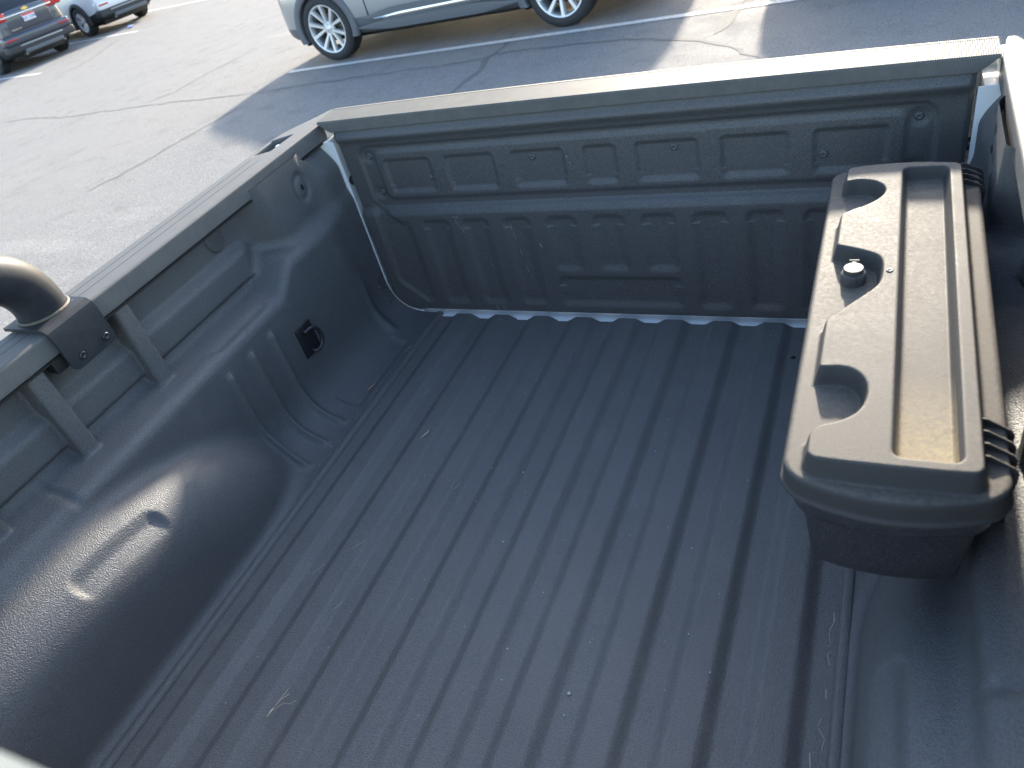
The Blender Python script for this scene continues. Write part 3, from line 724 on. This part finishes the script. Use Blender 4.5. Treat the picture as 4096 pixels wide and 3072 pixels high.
# ------------------------------------------------------------------ parked cars
def make_car(name, label, loc, heading, p, group='vehicles parked in the lot'):
    e = thing(name, label, 'car', W(*loc)[:], gq(heading), group)
    Lf, Lr, wb, Wd, H = p['front'], p['rear'], p['wb'], p['w'] / 2, p['h']       # x=0 mid wheelbase, +x forward
    xf, xr = wb / 2 + Lf, -wb / 2 - Lr
    hood = p.get('hood', 1.06); belt = p.get('belt', 1.08); zb = p.get('zb', .21)
    wsb, wst, rre = p['wsb'], p['wst'], p['rre']   # windscreen base/top x, roof rear end x
    st = []
    def sec(x, w, zb, zc, zs, zbelt, ze, zr, wr, taper=1.0): st.append((x, w, zb, zc, zs, zbelt, ze, zr, wr))
    # x, half width, bottom, cladding top, mid, belt, roof edge z, roof z, roof edge half width
    sec(xf, Wd * .62, .32, .42, .60, .76, .80, .82, Wd * .45)
    sec(xf - .06, Wd * .80, .25, .40, .62, .82, .90, .93, Wd * .58)
    sec(xf - .30, Wd * .955, zb, .40, .66, .90, .985, 1.01, Wd * .70)
    sec(wb / 2, Wd, zb, .42, .68, .96, hood - .02, hood + .01, Wd * .74)
    sec(wsb + .05, Wd, zb, .42, .70, belt - .04, hood + .02, hood + .05, Wd * .78)
    sec((wsb + wst) / 2, Wd, zb, .42, .70, belt - .02, (hood + H) / 2, (hood + H) / 2 + .05, Wd * .76)
    sec(wst, Wd, zb, .42, .70, belt, H - .07, H - .01, Wd * .70)
    sec(.05, Wd, zb, .42, .70, belt + .01, H - .06, H, Wd * .71)
    sec(-wb / 2 + .30, Wd, zb, .42, .70, belt + .03, H - .06, H - .005, Wd * .71)
    sec(-wb / 2 - .15, Wd * .995, zb + .01, .42, .72, belt + .04, H - .08, H - .02, Wd * .70)
    sec(rre, Wd * .975, zb + .03, .44, .74, belt + .05, H - .13, H - .07, Wd * .68)
    sec((rre + xr) / 2 - .04, Wd * .945, .28, .48, .76, belt + .04, (H + belt) / 2 + .02, (H + belt) / 2 + .10, Wd * .66)
    sec(xr + .06, Wd * .90, .30, .54, .76, belt - .02, belt + .06, belt + .09, Wd * .66)
    sec(xr, Wd * .80, .34, .56, .74, belt - .12, belt - .03, belt, Wd * .58)
    V = []; F = []; mi = []
    K = 9
    for (x, w, b, c, s_, bl, ze, zr, wr) in st:
        half = [(0, b), (w * .80, b), (w * .95, b + .05), (w * 1.005, c), (w, s_), (w * .965, bl), (wr + (w * .965 - wr) * .12, ze), (wr * .72, zr - .012), (0, zr + .012)]
        ringp = half + [(-y, z) for y, z in half[-2:0:-1]]
        V += [(x, y, z) for y, z in ringp]
    n = 2 * K - 2
    for i in range(len(st) - 1):
        for j in range(n):
            F.append((i * n + j, (i + 1) * n + j, (i + 1) * n + (j + 1) % n, i * n + (j + 1) % n))
            jj = j if j < K - 1 else n - 1 - j
            m = 0
            if jj <= 2: m = 1
            if jj == 5 and 5 <= i <= 10 and i not in (8,): m = 2
            if jj in (6, 7) and i in (4, 5): m = 2
            if jj in (6, 7) and i in (10, 11): m = 2
            mi.append(m)
    F.append(tuple(range(n))[::-1]); mi.append(0); F.append(tuple((len(st) - 1) * n + j for j in range(n))); mi.append(0)
    me = bpy.data.meshes.new('cage'); me.from_pydata(V, [], F); me.polygons.foreach_set('material_index', mi)
    bm = bmesh.new(); bm.from_mesh(me); bmesh.ops.recalc_face_normals(bm, faces=bm.faces[:]); bm.to_mesh(me); bm.free()
    for k in range(3): me.materials.append(M['white'])
    tmp = bpy.data.objects.new('cage', me); COL.objects.link(tmp); md = tmp.modifiers.new('s', 'SUBSURF'); md.levels = md.render_levels = 3
    dg = bpy.context.evaluated_depsgraph_get(); ev = tmp.evaluated_get(dg); sm = bpy.data.meshes.new_from_object(ev)
    bpy.data.objects.remove(tmp, do_unlink=True)
    RA = p['R'] + .055
    nv = len(sm.vertices); co = np.empty(nv * 3); sm.vertices.foreach_get('co', co); co = co.reshape(-1, 3)
    polys = [tuple(q.vertices) for q in sm.polygons]; mt = [q.material_index for q in sm.polygons]; sm2 = sm
    groups = {0: [], 1: [], 2: []}
    for q, m in zip(polys, mt):
        c = co[list(q)].mean(0)
        if abs(c[1]) > Wd * .55 and any(math.hypot(c[0] - a, c[2] - p['R']) < RA for a in (wb / 2, -wb / 2)): continue
        groups[m].append(q)
    bpy.data.meshes.remove(sm)
    for m, nm, mm in ((0, 'body', p['paint']), (1, 'lower_cladding', p['clad']), (2, 'window_glass', M['glass'])):
        used = sorted({i for q in groups[m] for i in q}); mp = {a: b for b, a in enumerate(used)}
        part(nm, co[used], [tuple(mp[i] for i in q) for q in groups[m]], mm, e, True, 60, True)
    for sx in (1, -1):
        for ax in (wb / 2, -wb / 2):
            # wheel-arch trim
            a = np.linspace(R_(-22), R_(202), 40); pr = [(RA - .035, -.06), (RA - .035, .012), (RA - .025, .020), (RA + .045, .016), (RA + .055, .004), (RA + .055, -.03)]
            V = np.array([(ax + r * math.cos(t), sx * (Wd + d), p['R'] + r * math.sin(t)) for t in a for r, d in pr]); V = V[V[:, 2] > -1]
            V[:, 2] = np.maximum(V[:, 2], .25)
            Fq = grid(40, len(pr)); part('wheel_arch_trim', V, Fq if sx < 0 else Fq[:, ::-1], p['clad'], e, True, 50, True)
            # inner liner of the arch
            a = np.linspace(R_(-30), R_(210), 24); V = np.array([(ax + (RA + .01) * math.cos(t), sx * y, max(.22, p['R'] + (RA + .01) * math.sin(t))) for t in a for y in (Wd - .01, Wd - .32)])
            Fq = grid(24, 2); part('wheel_arch_liner', V, Fq, M['blackm'], e, True, None, True)
            make_wheel('wheel', e, (ax, sx * (Wd - .115), p['R']), sx, p['R'], p['rr'], .235, p['rim'], M['alloy'], p.get('tw', .012))
    part('underbody', *bbox(xr + .35, xf - .35, -Wd * .72, Wd * .72, .175, .34, .02), M['blackm'], e, True, 40, True)
    part('axle', *tube([(-wb / 2, -Wd + .2, p['R'] - .02), (-wb / 2, Wd - .2, p['R'] - .02)], .05, 12), M['blackm'], e, True, None, True)
    return e, dict(xf=xf, xr=xr, Wd=Wd, wb=wb)

# silver SUV, nose to the left
a0, a1 = np.array([-5.678, 6.657]), np.array([-2.526, 6.327]); hd = math.atan2(*(a0 - a1)[::-1]); wb = float(np.linalg.norm(a0 - a1))
dirf = (a0 - a1) / wb; nrm = np.array([dirf[1], -dirf[0]]); nrm = nrm if nrm[1] > 0 else -nrm
SUV = dict(front=.92, rear=1.02, wb=wb, w=1.96, h=1.70, wsb=.95, wst=.15, rre=-wb / 2 - .55, R=.375, rr=.278, rim=(5, .314), paint=M['silver'], clad=M['clad'], tw=.016, hood=1.10, belt=1.12)
c_ = (a0 + a1) / 2 + nrm * (.98 + .012)
suv, g = make_car('parked_suv', 'silver grey suv with ten-spoke wheels beyond the tailgate', (float(c_[0]), float(c_[1])), hd, SUV)
side = 1   # camera side of this car is its left (local +y)
lv = Matrix.Rotation(-hd, 2) @ Vector((float(-nrm[0]), float(-nrm[1]))); side = 1 if lv.y > 0 else -1
Wd = g['Wd']
def wavy(x0, x1, z0, z1, ya, h0, h1, n=16):
    V = []
    for i in range(n):
        t = i / (n - 1); x = lerp(x0, x1, t); z = lerp(z0, z1, t); h = lerp(h0, h1, t) * min(1, .15 + 4 * t, .15 + 4 * (1 - t))
        V += [(x, side * (ya - .02), z - h / 2), (x, side * ya, z - h / 2), (x, side * (ya + .006), z), (x, side * ya, z + h / 2), (x, side * (ya - .02), z + h / 2)]
    Fq = grid(n, 5); return np.array(V), Fq if side < 0 else Fq[:, ::-1]
part('chrome_door_strip', *wavy(wb / 2 - .78, -wb / 2 + .60, .405, .43, Wd + .022, .045, .040), M['chrome'], suv, True, 40, True)
part('door_moulding', *wavy(wb / 2 - .62, -wb / 2 + .56, .425, .45, Wd + .012, .13, .12), M['clad'], suv, True, 40, True)
part('sill_moulding', *wavy(wb / 2 - .50, -wb / 2 + .46, .325, .325, Wd + .006, .11, .11), M['clad'], suv, True, 40, True)
for xg in (wb / 2 - .70, .02, -wb / 2 + .72):
    part('door_seam', *bbox(xg - .004, xg + .004, side * (Wd + .004) - .004, side * (Wd + .004) + .004, .44, 1.06, .001), M['blackm'], suv, True, None, True)

# the vehicle beyond the right edge that shades the lot behind the tailgate
CAR4 = dict(front=.90, rear=1.0, wb=2.75, w=1.88, h=1.66, wsb=.85, wst=.10, rre=-2.75 / 2 - .5, R=.36, rr=.235, rim=(5, .2), paint=M['maroon'], clad=M['cladblack'], hood=1.06, belt=1.08)
xfr = np.array([-.52, 7.25]); hdg = math.atan2(.105, -.995); dv = np.array([math.cos(hdg), math.sin(hdg)]); cc = xfr - dv * (2.75 / 2 + .90)
make_car('parked_car', 'dark red suv parked nose towards the silver suv tail', (float(cc[0]), float(cc[1])), hdg, CAR4)

# two cars in the far row, tails towards the aisle
hrow = math.atan2(.195, -.98); dv = np.array([math.cos(hrow), math.sin(hrow)])
def far(name, label, axle, p):
    c = np.array(axle) + dv * p['wb'] / 2
    return make_car(name, label, (float(c[0]), float(c[1])), hrow, p)
EQ = dict(front=.93, rear=.98, wb=2.72, w=1.84, h=1.66, wsb=.85, wst=.1, rre=-2.72 / 2 - .45, R=.36, rr=.235, rim=(5, .2), paint=M['navy'], clad=M['cladblack'], hood=1.05, belt=1.10)
dark, g1 = far('parked_crossover', 'dark blue-grey crossover with red and white licence plate', (-18.85, 12.15), EQ)
EW = dict(EQ); EW.update(paint=M['carwhite'], tw=.02)
wht, g2 = far('parked_crossover', 'white crossover with black lower bumper beside the dark one', (-18.82, 15.02), EW)
def text_mesh(s, size, depth=.004):
    c = bpy.data.curves.new('t', 'FONT'); c.body = s; c.size = size; c.extrude = depth; c.align_x = 'CENTER'; c.align_y = 'CENTER'
    o = bpy.data.objects.new('t', c); COL.objects.link(o); dg = bpy.context.evaluated_depsgraph_get(); me = bpy.data.meshes.new_from_object(o.evaluated_get(dg)); bpy.data.objects.remove(o, do_unlink=True); return me
def rear_place(me, x, y, z, tilt=0):
    # text lies in xy: map x->-y (seen from behind), y->z, z->-x
    for v in me.vertices: a, b, c = v.co; v.co = (x - c, y - a, z + b)
for car, gg, nm in ((dark, g1, 1), (wht, g2, 2)):
    xr, Wd = gg['xr'], gg['Wd']; paint = M['navy'] if nm == 1 else M['carwhite']
    part('rear_bumper', *bbox(xr - .05, xr + .22, -Wd * .93, Wd * .93, .52, .74, .06, 4), paint, car, True, 40, True)
    lb = part('lower_bumper', *bbox(xr - .055, xr + .25, -Wd * .95, Wd * .95, .36, .54, .05, 4), M['cladblack'], car, True, 40, True)
    part('skid_plate', *bbox(xr - .075, xr + .1, -Wd * .55, Wd * .55, .30, .40, .03, 3), M['clad'], lb, True, 40, True)
    part('bumper_trim', *bbox(xr - .066, xr + .02, -Wd * .60, Wd * .60, .475, .505, .008), M['alloy_dark'], lb, True, 40, True)
    part('tailgate_panel', *bbox(xr - .02, xr + .10, -Wd * .60, Wd * .60, .76, 1.20, .05, 4), paint, car, True, 40, True)
    part('rear_trim_bar', *bbox(xr - .035, xr, -Wd * .70, Wd * .70, 1.085, 1.115, .006), M['chrome'], car, True, 40, True)
    for s in (-1, 1):
        part('reflector', *bbox(xr - .068, xr - .03, s * Wd * .74 - .14, s * Wd * .74 + .14, .625, .665, .012), M['red'], car, True, 40, True)
        part('tail_lamp', *bbox(xr - .02, xr + .20, s * Wd * .76 - .21, s * Wd * .76 + .21, 1.03, 1.20, .03, 3), M['red'], car, True, 40, True)
        part('exhaust_tip', *tube([(xr + .12, s * Wd * .55, .30), (xr - .05, s * Wd * .55, .30)], .03, 12), M['brake'], car, True, 40, True)
    pl = part('licence_plate', *bbox(xr - .034, xr - .022, -.155, .155, .91, 1.065, .003), M['plate'], car, True, 40, True)
    part('plate_band', *bbox(xr - .037, xr - .030, -.15, .15, 1.02, 1.062, .001), M['platered'], pl, True, None, True)
    me = text_mesh('JUC 5290', .085, .002); rear_place(me, xr - .037, 0, .965); link('plate_characters', me, M['plateblue'], pl, False)
    bow = [(-.085, -.018), (-.035, -.018), (-.035, -.036), (.035, -.036), (.035, -.018), (.085, -.018), (.072, .018), (.030, .018), (.030, .036), (-.030, .036), (-.030, .018), (-.072, .018)]
    v, f = prism(bow, 0, .012); v = np.stack([xr - .026 - v[:, 2], -v[:, 0], 1.165 + v[:, 1]], 1); part('cross_emblem', v, f, M['gold'], car, False, None, True)
    me = text_mesh('EQUINOX', .055, .003); rear_place(me, xr - .024, Wd * .45, .815); link('badge_lettering', me, M['chrome'], car, False)

# ------------------------------------------------------------------ litter and specks
bm = bmesh.new(); bmesh.ops.create_icosphere(bm, subdivisions=2, radius=.06); rnd = random.Random(3)
for v in bm.verts: v.co = Vector((v.co.x * 1.6, v.co.y, v.co.z * .5)) * rnd.uniform(.7, 1.25)
me = bpy.data.meshes.new('w'); bm.to_mesh(me); bm.free(); o = link('wrapper', me, M['litter'], None, False); o.location = W(-17.28, 14.04, .03); tag(o, 'crumpled pale blue wrapper on asphalt behind the white crossover', 'litter')

ws = thing('straw_wisp', 'pale wisp of dry straw lying on the bed floor', 'straw', (-.29, -1.113, .002))
for pts, r in (([(-.302, -1.135, .002), (-.299, -1.120, .004)], .0014), ([(-.301, -1.128, .003), (-.293, -1.105, .007), (-.286, -1.090, .003)], .0005), ([(-.301, -1.126, .003), (-.284, -1.108, .006), (-.270, -1.107, .008), (-.268, -1.098, .003)], .0004), ([(-.300, -1.122, .003), (-.290, -1.085, .008)], .0004)):
    part('stalk', *tube(pts, r, 6), M['straw'], ws)
v, f = tube([(-.575, -.352, .006), (-.570, -.335, .0065), (-.566, -.320, .006)], [.0008, .0022, .0006], 8); v[:, 2] = .003 + (v[:, 2] - .006) * .4
tag(part('leaf_fragment', v, f, M['leaf'], None), 'narrow tan leaf fragment beside the left floor seam', 'leaf')
v, f = tube([(-.345, -.49, .005), (-.333, -.475, .010), (-.338, -.462, .005)], .0013, 7); tag(part('bark_chip', v, f, M['straw'], None), 'small pale curled chip between floor ribs', 'chip')
rnd = random.Random(11); L = []
for i in range(55):
    x = rnd.uniform(-.64, .46); y = rnd.uniform(-1.4, -.04); r = rnd.uniform(.0005, .0011) * (1.6 if rnd.random() < .12 else 1)
    z = float(floor_z(np.array([x]))[0]) if abs(x) < .525 else .0005
    v, f = box(-r * rnd.uniform(.8, 2), r, -r, r * rnd.uniform(.8, 1.8), 0, r); a = rnd.uniform(0, 3.1); v = np.stack([v[:, 0] * math.cos(a) - v[:, 1] * math.sin(a) + x, v[:, 0] * math.sin(a) + v[:, 1] * math.cos(a) + y, v[:, 2] + z], 1); L.append((v, f))
for i in range(70):
    k_ = rnd.choice((-4.5, -3.5, -2.5, -1.5, -.5, .5, 1.5, 2.5)); x = k_ * RIB + rnd.gauss(0, .006) if rnd.random() < .6 else -.548 + rnd.gauss(0, .003)
    y = -1.4 * rnd.random() ** .8 - .03; r = rnd.uniform(.0004, .0009); z = float(floor_z(np.array([x]))[0]) if abs(x) < .525 else .0005
    v, f = box(-r * rnd.uniform(.8, 2.5), r, -r, r * rnd.uniform(.8, 2.5), 0, r); L.append((v + np.array([x, y, z]), f))
o = part('grit', *join(*L), M['speck'], None, False); tag(o, 'scattered pale grit specks on the bed floor', 'grit', kind='stuff')
